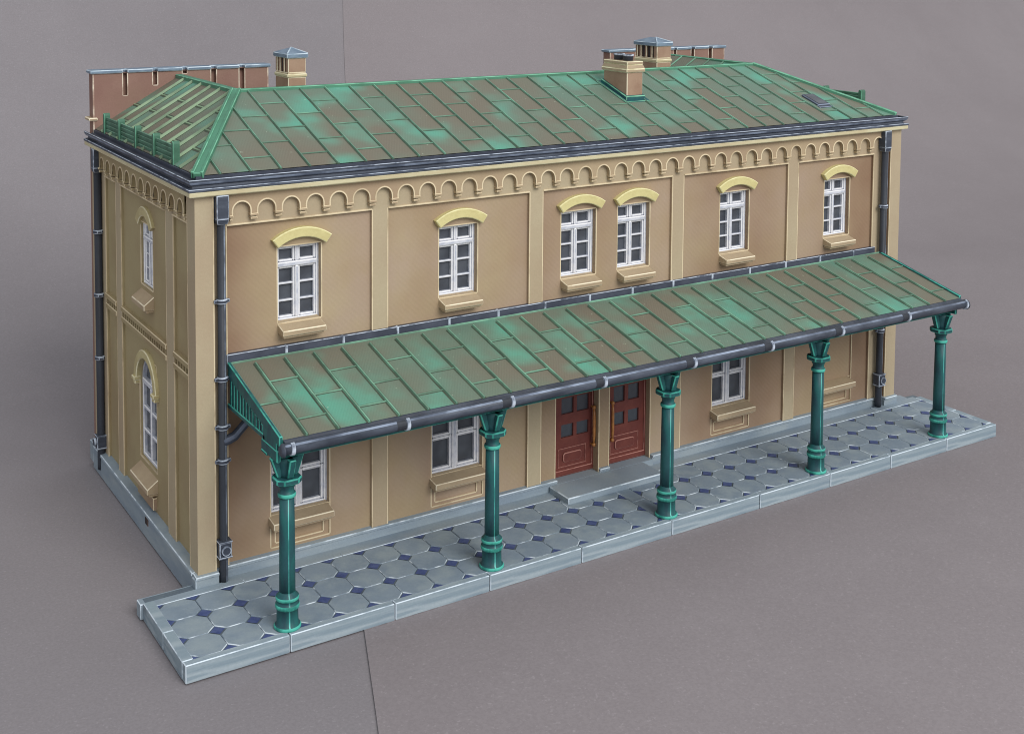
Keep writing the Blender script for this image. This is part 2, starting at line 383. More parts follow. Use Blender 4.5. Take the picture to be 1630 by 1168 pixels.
# arcaded frieze
def frieze(xf, c0, per, n, u0, u1, d0, d1, mat='frieze'):
    """one strip, scalloped with n arches; corbels hang between them"""
    w = MB(xf); r = per*.345; zc, zt, zl = 15.42, 16.14, 15.26
    out = [(u0, zt), (u0, zl)]
    for k in range(n):
        c = c0+per*k
        out += [(c-r, zl)]+[(c-r*math.cos(t), zc+r*math.sin(t)) for t in [PI*q/12 for q in range(13)]]+[(c+r, zl)]
    out += [(u1, zl), (u1, zt)]
    # split into one outline per arch so the polygons stay simple
    cuts = [u0]+[c0+per*(k+.5) for k in range(n-1)]+[u1]
    for k in range(n):
        c = c0+per*k; a, b = cuts[k], cuts[k+1]
        arc = [(c-r, zl)]+[(c-r*math.cos(t), zc+r*math.sin(t)) for t in [PI*q/14 for q in range(15)]]+[(c+r, zl)]
        f = [(a, zl)]+arc+[(b, zl)]
        for q in range(len(f)-1):
            p0, p1 = f[q], f[q+1]
            if p1[0]-p0[0] > 1e-5: w.face([(p0[0], d0, p0[1]), (p1[0], d0, p1[1]), (p1[0], d0, zt), (p0[0], d0, zt)])
            w.face([(p0[0], d0, p0[1]), (p1[0], d0, p1[1]), (p1[0], d1, p1[1]), (p0[0], d1, p0[1])])
        for q in range(len(arc)-1):       # dry-brushed lip round the arch
            p0, p1 = arc[q], arc[q+1]; cc = (c, zc)
            def outw(p):
                if p[1] < zc: return (p[0]+(.055 if p[0] > c else -.055), p[1])
                dx, dz = p[0]-c, p[1]-zc; m = math.hypot(dx, dz); return (p[0]+dx/m*.055, p[1]+dz/m*.055)
            q0, q1 = outw(p0), outw(p1)
            w.face([(p0[0], d0-.02, p0[1]), (p1[0], d0-.02, p1[1]), (q1[0], d0-.012, q1[1]), (q0[0], d0-.012, q0[1])], 1)
            w.face([(p0[0], d0-.02, p0[1]), (p1[0], d0-.02, p1[1]), (p1[0], d0+.03, p1[1]), (p0[0], d0+.03, p0[1])], 1)
            w.face([(q0[0], d0-.012, q0[1]), (q1[0], d0-.012, q1[1]), (q1[0], d0+.01, q1[1]), (q0[0], d0+.01, q0[1])], 1)
    for c in [c0-per/2+per*k for k in range(n+1)]:
        a, b = max(c-.17, u0), min(c+.17, u1)
        if b-a > .1:
            w.box(a, b, d0-.06, d1, 15.17, 15.28, .025)
            w.box(a+.03, b-.03, d0-.02, d1, 15.03, 15.13, .025)
    build(w, 'arch_frieze', [mat, 'wall_edge'], bld)
frieze(ID, 1.91, 1.0406, 36, 1.40, 38.85, .04, .26)
frieze(LEFT, 1.66, 1.078, 12, 1.13, 14.06, -.03, .16, 'wall_ochre')
frieze(RIGHT, 1.66, 1.078, 12, 1.13, 14.06, .02, .16)
# lower moulding line of the frieze
w = MB()
for a, b in PAN: w.box(a, b, .2, .3, 14.82, 14.89, .012, 1, 1)
w.xf = LEFT
for a, b in LPAN: w.box(a, b, .1, .2, 14.86, 14.92, .012, 1, 1)
build(w, 'moulding', ['wall', 'wall_edge'], bld)
# string course with dentils on the left wall
w = MB(LEFT)
for a, b in LPAN:
    w.box(a, b, .08, .32, 9.0, 9.24, .03); w.box(a, b, .10, .32, 8.52, 8.76, .03); w.box(a, b, .25, .32, 8.76, 9.0, 0, 2)
    n = int((b-a)/.32)
    for k in range(n):
        c = a+(b-a)*(k+.5)/n; w.box(c-.06, c+.06, .12, .27, 8.77, 8.99, .0, 0, 0)
build(w, 'string_course', ['wall_ochre', 'wall_edge', 'dark'], bld)

# cornice, eaves board, gutter
w = MB(); w.around([(-.3, 16.1), (.06, 16.1), (.10, 16.17), (.27, 16.17), (.29, 16.20), (.29, 16.33), (.26, 16.36), (-.3, 16.36)], 15.7, [0, 0, 0, 1, 0, 1, 0, 0])
build(w, 'cornice', ['cream', 'cream_edge'], bld)
w = MB(); w.around([(-.35, 16.365), (.30, 16.365), (.32, 16.39), (.32, 16.46), (.30, 16.48), (.12, 16.50), (.10, 16.62), (-.35, 16.62)], 15.72, [0, 0, 0, 1, 0, 0, 0, 0])
build(w, 'eaves_board', ['iron', 'iron_edge'], bld)
def trough(c, zc, r, t):
    out = [(c+r*math.cos(a), zc+r*math.sin(a)) for a in [-PI*k/12 for k in range(13)]]
    inn = [(c+(r-t)*math.cos(a), zc+(r-t)*math.sin(a)) for a in [-PI*(12-k)/12 for k in range(13)]]
    return out+inn
p = trough(.06, 16.80, .22, .05)
p = [(.28, 16.84), (.30, 16.82)]+p[1:-1]+[(.23, 16.84)]
w = MB(); w.around(p, 15.78, [1, 0, 2, 2]+[0]*(len(p)-4)); build(w, 'gutter', ['iron', 'iron_edge', 'iron_highlight'], bld)
w = MB(); w.around([(-.4, 16.62), (-.10, 16.62), (-.10, 16.9), (-.4, 16.9)], 15.7); build(w, 'eaves_board', ['slate'], bld)

# ------------------------------------------------------------------ roof
ZE, ZR, YR, XA, XB, RB = 16.93, 19.35, 7.28, 4.36, 35.75, .19
XRE = L-RB
roof = MB()
def lerp(a, b, t): return tuple(a[i]+(b[i]-a[i])*t for i in range(3))
def slope(w, e0, e1, r0, r1, rib0, step, odd, even, mats=(0, 1), thick=.07, wid=.075, first=0, clipfirst=True, rise=None, topgap=.0, seamw=.05):
    """standing-seam slope. e0-e1: eaves line, r0-r1: ridge line (same axis). Panels carry their own tint."""
    ax = Vector(e1)-Vector(e0); Lg = ax.length; ax.normalize()
    up = Vector(r0)-Vector(e0); u_r0 = up.dot(ax); up = up-ax*u_r0; H = up.length; up.normalize()
    nn = ax.cross(up).normalized()
    if nn.z < 0: nn = -nn
    u_r1 = (Vector(r1)-Vector(e0)).dot(ax)
    P = lambda u, t, h=0.: tuple(Vector(e0)+ax*u+up*(t*H)+nn*h)
    lim = lambda t: (t*u_r0, Lg+(u_r1-Lg)*t)
    ribs = []; u = rib0
    while u < Lg-.05: ribs.append(u); u += step
    edges = [0]+ribs+[Lg]
    def tmax(u):
        t = 1.
        if u_r0 > 1e-6 and u < u_r0: t = min(t, u/u_r0)
        if u_r1 < Lg-1e-6 and u > u_r1: t = min(t, (Lg-u)/(Lg-u_r1))
        return max(t, 0.)
    def bar(u0, t0, u1, t1, wd, h, mi):
        a, b = Vector(P(u0, t0)), Vector(P(u1, t1)); d = (b-a).normalized(); sd = d.cross(nn).normalized()*wd/2
        lo, hi = -nn*.02, nn*h
        s2 = sd*.55
        pts = [a-sd+lo, a+sd+lo, b+sd+lo, b-sd+lo, a-s2+hi, a+s2+hi, b+s2+hi, b-s2+hi]
        w.hexa([tuple(q) for q in pts], 0, mi)
        q = [a-sd*2.1-nn*.02, a+sd*2.1-nn*.02, b+sd*2.1-nn*.02, b-sd*2.1-nn*.02]
        w.hexa([tuple(v) for v in q]+[tuple(v+nn*.027) for v in q], 0, 3)  # wider dark base strip that paints the shade beside the bar
    for i in range(len(edges)-1):
        a, b = edges[i], edges[i+1]
        fr = odd if (i+first) % 2 else even
        ts = [0]+list(fr)+[1.]
        for j in range(len(ts)-1):
            t0, t1 = ts[j], ts[j+1]; ti = random.random()
            # clip panel [a,b]x[t0,t1] to the trapezoid
            n = 1
            poly = [(a, t0), (b, t0), (b, t1), (a, t1)]
            for sgn, f in ((1, lambda u, t: u-lim(t)[0]), (-1, lambda u, t: lim(t)[1]-u)):
                outp = []
                for q in range(len(poly)):
                    A, B = poly[q], poly[(q+1) % len(poly)]; fa, fb = f(*A), f(*B)
                    if fa >= -1e-9: outp.append(A)
                    if (fa > 1e-9 and fb < -1e-9) or (fa < -1e-9 and fb > 1e-9):
                        k = fa/(fa-fb); outp.append((A[0]+(B[0]-A[0])*k, A[1]+(B[1]-A[1])*k))
                poly = outp
            if len(poly) >= 3: w.face([P(u, t) for u, t in poly], mats[0], ti)
        for t in fr:
            lo, hi = lim(t); c, d = max(a, lo), min(b, hi)
            if d-c > .2: bar(c+.03, t, d-.03, t, seamw*1.2, .035, mats[1])
    for u in ribs:
        t = tmax(u)-topgap
        if t > .05: bar(u, -.004, u, t, wid, thick, mats[1])
# front, left, right slopes
slope(roof, (RB, RB, ZE), (XRE, RB, ZE), (XA, YR, ZR), (XB, YR, ZR), 1.10-RB, 1.2575, (.144, .477, .802), (.308, .642), (0, 1), first=1)
YB = 15.5
slope(roof, (RB, RB, ZE), (RB, YB, ZE), (XA, YR, ZR), (XA, YB, ZR), .95-RB, 1.325, (.46,), (.23, .69), (0, 2), thick=.11, wid=.13, first=0, seamw=.09)
slope(roof, (XRE, RB, ZE), (XRE, YB, ZE), (XB, YR, ZR), (XB+.2, YB, ZR), .95-RB, 1.325, (.46,), (.23, .69), (0, 1), first=0)
# inner slopes towards the hidden court
XI0, XI1, YI = 2*XA-RB, 2*XB-XRE, 2*YR-RB
slope(roof, (XI0, YI+1, ZE), (XI0, YR, ZE), (XA, YI+1, ZR), (XA, YR, ZR), .6, 1.3, (.46,), (.23, .69))
slope(roof, (XI1, YI+1, ZE), (XI1, YR-.1, ZE), (XB, YI+1, ZR), (XB, YR-.1, ZR), .5, 1.3, (), ())
slope(roof, (XI0-4, YI, ZE), (XI1+4, YI, ZE), (XI0-4, YR, ZR), (XI1+4, YR, ZR), .6, 1.2575, (.46,), (.23, .69))
roof_o = build(roof, 'roof', ['roof', 'rib', 'rib_olive', 'rib_shade'], bld)
def capbar(pts, wid, h, name, edge=.05, mats=('ridge', 'ridge_edge'), bev=.03):
    w = MB()
    for a, b in pts:
        a, b = Vector(a), Vector(b); d = (b-a).normalized(); sd = d.cross(Vector((0, 0, 1))).normalized(); nn = sd.cross(d)
        for s0, s1, hh in ((-wid/2, wid/2, h), (-wid/2-.01, -wid/2+.12, h+.05), (wid/2-.12, wid/2+.01, h+.05)):
            q = [a+sd*s0-nn*.15, a+sd*s1-nn*.15, b+sd*s1-nn*.15, b+sd*s0-nn*.15, a+sd*s0+nn*hh, a+sd*s1+nn*hh, b+sd*s1+nn*hh, b+sd*s0+nn*hh]
            w.hexa([tuple(x) for x in q], bev)
    return build(w, name, list(mats), roof_o)
capbar([((RB-.02, RB-.02, ZE+.02), (XA, YR, ZR+.02))], .46, .10, 'hip_cap')
capbar([((XRE+.02, RB-.02, ZE+.02), (XB, YR, ZR+.02))], .30, .06, 'hip_cap')
w = MB(); w.box(XA-.1, XB+.1, YR-.16, YR+.16, ZR-.12, ZR+.09, .035); build(w, 'ridge_cap', ['ridge', 'ridge_edge'], roof_o)
w = MB(); w.box(XA-.17, XA+.17, YR+.1, YB, ZR-.14, ZR+.10, .035); build(w, 'ridge_cap', ['ridge', 'ridge_edge'], roof_o)
w = MB(); w.hexa([(XB-.16, YR+.1, ZR-.1), (XB+.16, YR+.1, ZR-.1), (XB+.4, YB, ZR-.1), (XB+.08, YB, ZR-.1), (XB-.16, YR+.1, ZR+.08), (XB+.16, YR+.1, ZR+.08), (XB+.4, YB, ZR+.08), (XB+.08, YB, ZR+.08)], .035); build(w, 'ridge_cap', ['ridge', 'ridge_edge'], roof_o)
rz = lambda y: ZE+(ZR-ZE)*(y-RB)/(YR-RB)
# skylight
w = MB(); x0, x1, y0, y1 = 35.45, 36.35, 1.75, 3.05
w.hexa([(x0, y0, rz(y0)-.05), (x1, y0, rz(y0)-.05), (x1, y1, rz(y1)-.05), (x0, y1, rz(y1)-.05), (x0, y0, rz(y0)+.11), (x1, y0, rz(y0)+.11), (x1, y1, rz(y1)+.11), (x0, y1, rz(y1)+.11)], .03)
w.hexa([(x0-.05, y0-.18, rz(y0-.18)-.02), (x1+.1, y0-.18, rz(y0-.18)-.02), (x1+.1, y0+.1, rz(y0)), (x0-.05, y0+.1, rz(y0)), (x0-.05, y0-.18, rz(y0-.18)+.06), (x1+.1, y0-.18, rz(y0-.18)+.06), (x1+.1, y0+.1, rz(y0)+.08), (x0-.05, y0+.1, rz(y0)+.08)], .02)
sk = build(w, 'skylight', ['slate', 'iron_highlight'], bld)
w = MB(); a = .12
w.hexa([(x0+a, y0+a, rz(y0+a)+.10), (x1-a, y0+a, rz(y0+a)+.10), (x1-a, y1-a, rz(y1-a)+.10), (x0+a, y1-a, rz(y1-a)+.10), (x0+a, y0+a, rz(y0+a)+.125), (x1-a, y0+a, rz(y0+a)+.125), (x1-a, y1-a, rz(y1-a)+.125), (x0+a, y1-a, rz(y1-a)+.125)], 0)
build(w, 'pane', ['glass'], sk)
# snow fences above the side gutters
for xc, sg in ((.30, 1), (39.72, -1)):
    w = MB(); up = 0 if sg > 0 else .22; posts = [13.9, 11.35, 8.68, 5.95, 3.3] if sg > 0 else [13.3, 10.65, 8.0, 5.3, 2.58]; pw = .12 if sg > 0 else .15
    for z in (16.98, 17.18, 17.38, 17.55): w.box(xc-.03*1, xc+.05, posts[-1], posts[0], z+up, z+up+.15, .025, 0, 1)
    w.box(xc+.01, xc+.04, posts[-1], posts[0], 16.85, 17.68+up, 0)
    f = build(w, 'snow_fence', ['fence', 'rib'], bld)
    for y in posts:
        w = MB(LEFT)
        o = [(y-.12, 16.8), (y-.12, 17.76+up)]+[(y-.12*math.cos(t), 17.76+up+.12*math.sin(t)) for t in [PI*k/8 for k in range(1, 8)]]+[(y+.12, 17.76+up), (y+.12, 16.8)]
        d0 = xc-pw; w.prism(o, d0, d0+.24+(pw-.1)*2, .025, 0, 1)
        build(w, 'post', ['fence', 'ridge_edge'], f)

# firewalls behind the two wings
def firewall(x0, x1, slots, nm):
    w = MB(); yF, yK, zt = 15.5, 16.2, 19.62
    us = [x0, x1]+[q for a, b, z in slots for q in (a, b)]
    vs = [1.2, zt]+[z for a, b, z in slots]
    dep = lambda u, v: yF+.3 if any(a < u < b and v > z for a, b, z in slots) else yF
    w.relief(us, vs, dep, yF+.3)
    w.face([(x0, yK, 0.4), (x1, yK, 0.4), (x1, yK, zt), (x0, yK, zt)]); w.face([(x0, yF, 0.4), (x0, yK, .4), (x0, yK, zt), (x0, yF, zt)])
    w.face([(x1, yF, 0.4), (x1, yK, .4), (x1, yK, zt), (x1, yF, zt)]); w.face([(x0, yF, zt), (x1, yF, zt), (x1, yK, zt), (x0, yK, zt)])
    w.face([(x0, yF, .4), (x1, yF, .4), (x1, yF, 1.2), (x0, yF, 1.2)])
    for x in (x0, x1): w.box(x-.008 if x == x0 else x-.06, x+.06 if x == x0 else x+.008, yF-.008, yF+.05, 1.3, zt-.01, 0, 1)
    o = build(w, nm, ['brick', 'brick_edge'], bld)
    w = MB(); cuts = [x0-.12]+[q for a, b, z in slots for q in (a, b)]+[x1+.12]
    for k in range(0, len(cuts), 2): w.box(cuts[k], cuts[k+1], yF-.1, yK+.1, zt+.003, zt+.17, .04)
    w.box(x0, x1, yF+.31, yK+.1, zt+.005, zt+.16, .03)
    build(w, 'coping', ['cap', 'cap_edge'], o)
    return o
fw = firewall(.1, 9.15, [(1.56, 1.78, 18.5), (3.05, 3.28, 18.95), (4.56, 4.80, 19.46), (6.05, 6.33, 18.5), (7.56, 7.85, 18.5)], 'firewall')
w = MB(); w.box(-.12, .3, 15.4, 16.3, 17.33, 17.48, .04); build(w, 'string_moulding', ['sand', 'sand_edge'], fw)
firewall(31.6, 41.0, [(33.6, 33.82, 18.5), (35.1, 35.3, 18.7), (36.70, 36.92, 19.2), (38.15, 38.42, 18.5), (39.64, 39.94, 18.5)], 'firewall')

# chimneys
def chim_body(x0, x1, y0, y1, zb, zt, n):
    w = MB()
    w.box(x0, x1, y0, y1, zb, zt[0], .03); w.box(x0, x1, y0, y1, zt[1]+.003, zt[1]+.06, .02)
    z0, z1 = zt[1]+.06, zt[2]
    ps = [(y0, y0+.30)] + [(y0+(y1-y0)*(k/n)-.09+.05, y0+(y1-y0)*(k/n)+.09+.05) for k in range(1, n)] + [(y1-.2, y1)]
    for a, b in ps: w.box(x0, x1, a, b, z0, z1, .03)
    c = build(w, 'chimney', ['chimney', 'sand_edge'], bld)
    w = MB(); w.box(x0+.1, x1-.1, y0+.1, y1-.1, z0-.05, z1, 0); build(w, 'flue', ['dark'], c)
    w = MB(); w.box(x0-.05, x1+.05, y0-.05, y1+.05, zt[0]+.002, zt[1], .04); build(w, 'collar', ['cream', 'cream_edge'], c)
    w = MB(); o = .09
    A = [(x0-o, y0-o), (x1+o, y0-o), (x1+o, y1+o), (x0-o, y1+o)]
    w.hexa([p+(z1+.002,) for p in A]+[p+(z1+.22,) for p in A], .035)
    ym = min((y1-y0)/2, .75); R0, R1 = ((x0+x1)/2, y0+ym), ((x0+x1)/2, y1-ym)
    A = [(x0-o+.03, y0-o+.03), (x1+o-.03, y0-o+.03), (x1+o-.03, y1+o-.03), (x0-o+.03, y1+o-.03)]; zt_ = z1+.22; za = z1+.46
    P = [p+(zt_,) for p in A]; q0, q1 = R0+(za,), R1+(za,)
    if R1[1]-R0[1] < .05: q1 = q0
    w.face([P[0], P[1], q0])
    if q1 == q0:
        w.face([P[1], P[2], q0]); w.face([P[2], P[3], q0]); w.face([P[3], P[0], q0])
    else:
        w.face([P[1], P[2], q1, q0]); w.face([P[2], P[3], q1]); w.face([P[3], P[0], q0, q1])
    for p in P[:2]:
        a, b = Vector(p), Vector(q0); d = (b-a).normalized(); sd = d.cross(Vector((0, 0, 1))).normalized()*.03
        w.hexa([tuple(v) for v in (a-sd, a+sd, b+sd, b-sd, a-sd+Vector((0, 0, .03)), a+sd+Vector((0, 0, .03)), b+sd+Vector((0, 0, .03)), b-sd+Vector((0, 0, .03)))], 0, 1)
    build(w, 'cap', ['cap', 'cap_edge'], c)
chim_body(7.59, 8.50, 9.0, 10.6, 17.3, (19.66, 19.83, 20.58), 3)
chim_body(30.02, 31.05, 9.0, 11.0, 17.6, (19.54, 19.72, 20.46), 4)
x0, x1, y0, y1 = 23.97, 24.98, 3.95, 5.95
w = MB(); w.box(x0, x1, y0, y1, rz(y0)-.25, 19.62, .035); c = build(w, 'chimney', ['chimney', 'sand_edge'], bld)
w = MB(); w.box(x0-.10, x1+.10, y0-.1, y1+.1, 19.622, 19.80, .04)
w.hexa([(x0-.08, y0-.08, 19.80), (x1+.08, y0-.08, 19.8), (x1+.08, y1+.08, 19.8), (x0-.08, y1+.08, 19.8), (x0, y0, 20.0), (x1, y0, 20.0), (x1, y1, 20.0), (x0, y1, 20.0)], .02)
w.box(x0-.02, x1+.02, y0-.02, y1+.02, 20.0, 20.18, .035); build(w, 'collar', ['sand', 'cream_edge'], c)
for y in (4.55, 5.3):
    w = MB(); w.lathe([(.27, 20.17), (.27, 20.42), (.30, 20.43), (.30, 20.50), (.22, 20.50), (.22, 20.3)], ((x0+x1)/2, y), 20, [0, 1, 1, 1, 2]); build(w, 'chimney_pot', ['iron', 'iron_edge', 'dark'], c)
w = MB(); a = .11
A = [(x0-a, y0-a), (x1+a, y0-a), (x1+a, y1+a), (x0-a, y1+a)]
w.hexa([p+(rz(p[1])-.1,) for p in A]+[p+(rz(p[1])+.24,) for p in A], .04)
a = .28; A = [(x0-a, y0-a), (x1+a, y0-a), (x1+a, y1+a), (x0-a, y1+a)]
w.hexa([p+(rz(p[1])-.1,) for p in A]+[p+(rz(p[1])+.05,) for p in A], .02)
build(w, 'flashing', ['teal', 'ridge_edge'], c)

# ------------------------------------------------------------------ windows
def frame_rect(w, u0, u1, v0, v1, t, d0, d1, bev=.03):
    w.box(u0, u0+t, d0, d1, v0, v1, bev); w.box(u1-t, u1, d0, d1, v0, v1, bev)
    w.box(u0+t+.002, u1-t-.002, d0+.004, d1, v0+.003, v0+t, bev); w.box(u0+t+.002, u1-t-.002, d0+.004, d1, v1-t, v1-.003, bev)
def casement(w, u0, u1, v0, v1, rows, d, st=.11):
    frame_rect(w, u0, u1, v0, v1, st, d+.05, d+.28, .04)
    for k in range(1, rows):
        v = v0+(v1-v0)*k/rows; w.box(u0+st-.01, u1-st+.01, d+.09, d+.28, v-.035, v+.035, .02)
def sill(xf, u0, u1, v_top, d_back, d_front, v_f0, v_f1, par, rec=None):
    w = MB(xf)
    w.hexa([(u0, d_front, v_f0), (u1, d_front, v_f0), (u1, d_back, v_f0), (u0, d_back, v_f0), (u0, d_front, v_f1), (u1, d_front, v_f1), (u1, d_back, v_top), (u0, d_back, v_top)], .03)
    w.box(u0+.06, u1-.06, d_front+.12, d_back, v_f0-.12, v_f0-.003, .02, 0, 0)
    build(w, 'sill', ['sand', 'sand_edge'], par)
def arc_band(xf, ua, ub, va, h, t, ext, d0, d1, par, name='lintel', mats=('yellow', 'yellow_edge')):
    """segmental lintel: inner chord ua-ub at va rising h, thickness t, ends splayed by ext"""
    w = MB(xf); n = 14
    R = ((ub-ua)**2/4+h*h)/(2*h); c = (ua+ub)/2; zc = va+h-R; a0 = math.asin((ub-ua)/2/R)
    inn = [(c+R*math.sin(-a0+2*a0*k/n), zc+R*math.cos(-a0+2*a0*k/n)) for k in range(n+1)]
    a1 = a0*1.0; out = [(c+(R+t)*math.sin(-a1+2*a1*k/n)*1.0, zc+(R+t)*math.cos(-a1+2*a1*k/n)) for k in range(n+1)]
    w.prism(inn+out[::-1], d0, d1, .035)
    return build(w, name, list(mats), par)
def upper_window(xf, u0, u1, v0, v1, d, flip=False):
    w = MB(xf); vt = v1-(v1-v0)*.255
    frame_rect(w, u0-.02, u1+.02, v0-.05, v1+.02, .13, d, d+.3)
    w.box(u0+.1, u1-.1, d-.04, d+.3, vt-.11, vt+.08, .035)
    c = (u0+u1)/2
    w.box(c-.07, c+.07, d-.02, d+.28, v0+.08, vt-.112, .03); w.box(c-.06, c+.06, d, d+.28, vt+.082, v1-.1, .03)
    for a, b in ((u0+.11, c-.072), (c+.072, u1-.11)):
        casement(w, a, b, v0+.08, vt-.115, 3, d, .085); casement(w, a, b, vt+.085, v1-.1, 1, d, .085)
    o = build(w, 'window', ['white', 'white_edge'], bld)
    w = MB(xf); w.box(u0, u1, d+.25, d+.28, v0, v1, 0); build(w, 'pane', ['glass'], o)
    return o
for a, b in UPW:
    o = upper_window(ID, a, b, UZ0+.02, UZ1, .66)
    arc_band(ID, a-.04, b+.13, UZ1+.01, .35, .41, .2, .12, .42, o)
    sill(ID, a-.0, b-.03, UZ0+.06, .72, -.20, 10.16, 10.38, o)
a, b, v0, v1 = LWIN
o = upper_window(LEFT, a, b, v0, v1, .40)
arc_band(LEFT, a+.08, b-.06, v1-.14, .50, .42, .2, .12, .40, o, 'lintel', ('hood', 'cream_edge'))
sill(LEFT, a-.05, b+.0, v0+.06, .66, -.16, 10.12, 10.36, o)
def lower_window(a, b):
    w = MB(); d = .66; v0, v1 = LZ0, LZ1; c = (a+b)/2
    frame_rect(w, a-.02, b+.02, v0-.05, v1+.02, .14, d, d+.3)
    w.box(c-.10, c+.10, d-.02, d+.28, v0+.085, v1-.1, .035)
    for p, q in ((a+.12, c-.102), (c+.102, b-.12)):
        hh = 1.48
        frame_rect(w, p, q, v0+.09, v0+.09+hh, .12, d+.05, d+.28, .045)
        frame_rect(w, p, q, v0+.11+hh, v1-.1, .12, d+.05, d+.28, .045)
    o = build(w, 'window', ['white', 'white_edge'], bld)
    w = MB(); w.box(a, b, d+.25, d+.28, v0, v1, 0); build(w, 'pane', ['glass'], o)
    sill(ID, a-.1, b-.04, LZ0+.04, .72, -.20, 2.24, 2.50, o)
for a, b in LOW: lower_window(a, b)
w = MB(); a, b = BLIND; w.box(a+.12, b-.12, .425, .5, LZ0, LZ1-.1, .02, 0, 0); o = build(w, 'blind_window', ['wall'], bld)
sill(ID, a-.1, b-.2, LZ0+.02, .5, -.20, 2.24, 2.50, o)
# arched window in the left wall
w = MB(LEFT); u0, u1, v0, vs_ = AW; d = .40
def arch_ring(w, c, r, t, z, d0, d1, bev, n=20):
    for k in range(n):
        a, b = PI*k/n, PI*(k+1)/n
        P = lambda rr, q: (c+rr*math.cos(q), z+rr*math.sin(q))
        w.prism([P(r-t, a), P(r, a), P(r, b), P(r-t, b)], d0, d1, bev)
for p, q in ((u0-.02, u0+.13), (u1-.13, u1+.02)): w.box(p, q, d, d+.3, v0, vs_, .03)
w.box(u0+.13, u1-.13, d, d+.3, v0, v0+.16, .03)
arch_ring(w, cy, r+.02, .15, vs_, d, d+.3, 0)
w.box(u0+.1, u1-.1, d-.04, d+.28, vs_-.12, vs_+.12, .035)
w.box(cy-.09, cy+.09, d-.02, d+.28, v0+.16, vs_-.12, .03); w.box(cy-.06, cy+.06, d, d+.26, vs_+.12, vs_+r-.1, .03)
for v in (v0+1.2, v0+2.25): w.box(u0+.12, u1-.12, d+.02, d+.24, v-.07, v+.07, .03)
o = build(w, 'window', ['white', 'white_edge'], bld)
w = MB(LEFT); w.box(u0, u1, d+.16, d+.2, v0, vs_, 0)
w.prism([(cy+r*math.cos(PI*k/20), vs_+r*math.sin(PI*k/20)) for k in range(21)], d+.16, d+.2); build(w, 'pane', ['glass'], o)
w = MB(LEFT)
n = 24; ri, ro = r-.0, r+.38
inn = [(cy+ri*math.cos(PI*k/n), vs_+ri*math.sin(PI*k/n)) for k in range(n+1)]; out = [(cy+ro*math.cos(PI*k/n), vs_+ro*math.sin(PI*k/n)) for k in range(n+1)]
w.prism(inn+out[::-1], .10, .34, .035)
build(w, 'hood_mould', ['hood', 'cream_edge'], o)
for sg in (-1, 1):
    w = MB(LEFT); c = cy+sg*(r+.17); w.box(c-.21, c+.21, -.0, .34, vs_-.02, vs_+.16, .035); w.box(c-.15, c+.15, .06, .34, vs_-.2, vs_-.022, .035); build(w, 'hood_stop', ['hood', 'cream_edge'], o)
sill(LEFT, u0-.05, u1+.05, v0+.03, .66, -.2, 2.1, 2.34, o)
w = MB(LEFT); w.box(u0+.1, u1-.1, .1, .3, 1.3, 1.85, .03); build(w, 'apron', ['wall', 'wall_edge'], o)

# ------------------------------------------------------------------ doors
for (a, b), panes, hx in (((DOORS[0]), ((17.87, 18.57), (18.76, 19.46)), 19.62), ((DOORS[1]), ((20.95, 21.62), (21.84, 22.50)), 20.73)):
    w = MB(); P = [q for p in panes for q in p]
    zz = [(2.80, 3.43), (3.93, 4.70)]
    w.relief([a, b]+P, [.9, 5.9]+[q for p in zz for q in p], lambda u, v: None if any(p < u < q for p, q in panes) and any(p < v < q for p, q in zz) else .78, .92, 0)
    w.box(a+.06, b-.05, .70, .8, 1.0, 1.26, .03)
    t, q0, q1, v0, v1 = .05, a+.40, b-.42, 1.38, 2.30
    for bx in ((q0, q1, v0, v0+t), (q0, q1, v1-t, v1), (q0, q0+t, v0+t, v1-t), (q1-t, q1, v0+t, v1-t)): w.box(bx[0], bx[1], .74, .8, bx[2], bx[3], .015)
    q0, q1, v0, v1, rr = q0+.28, q1-.28, 1.62, 2.08, .14
    cs = [(q1-rr, v0+rr, -PI/2), (q1-rr, v1-rr, 0), (q0+rr, v1-rr, PI/2), (q0+rr, v0+rr, PI)]
    w.prism([(cx+rr*math.cos(t0+PI/2*k/5), cv+rr*math.sin(t0+PI/2*k/5)) for cx, cv, t0 in cs for k in range(6)], .70, .8, .035)
    w.box(a-.01, a+.08, .72, .9, .98, 5.9, .02); w.box(b-.09, b+.01, .72, .9, .98, 5.9, .02)
    o = build(w, 'door', ['door', 'door_edge'], bld)
    for p, q in panes:
        for v0, v1 in zz:
            w = MB(); w.box(p-.02, q+.02, .88, .91, v0-.02, v1+.02, 0); build(w, 'pane', ['glass'], o)
    w = MB()
    w.tube([(hx, .56, 2.28), (hx, .54, 2.7), (hx, .54, 3.6), (hx, .56, 4.0)], [.05, .075, .075, .05], 12)
    for z in (2.22, 4.04): w.lathe([(.02, z-.1), (.085, z-.06), (.1, z), (.085, z+.06), (.02, z+.1)], (hx, .56), 14); w.box(hx-.04, hx+.04, .6, .8, z-.04, z+.04, 0)
    build(w, 'handle', ['bronze'], o)

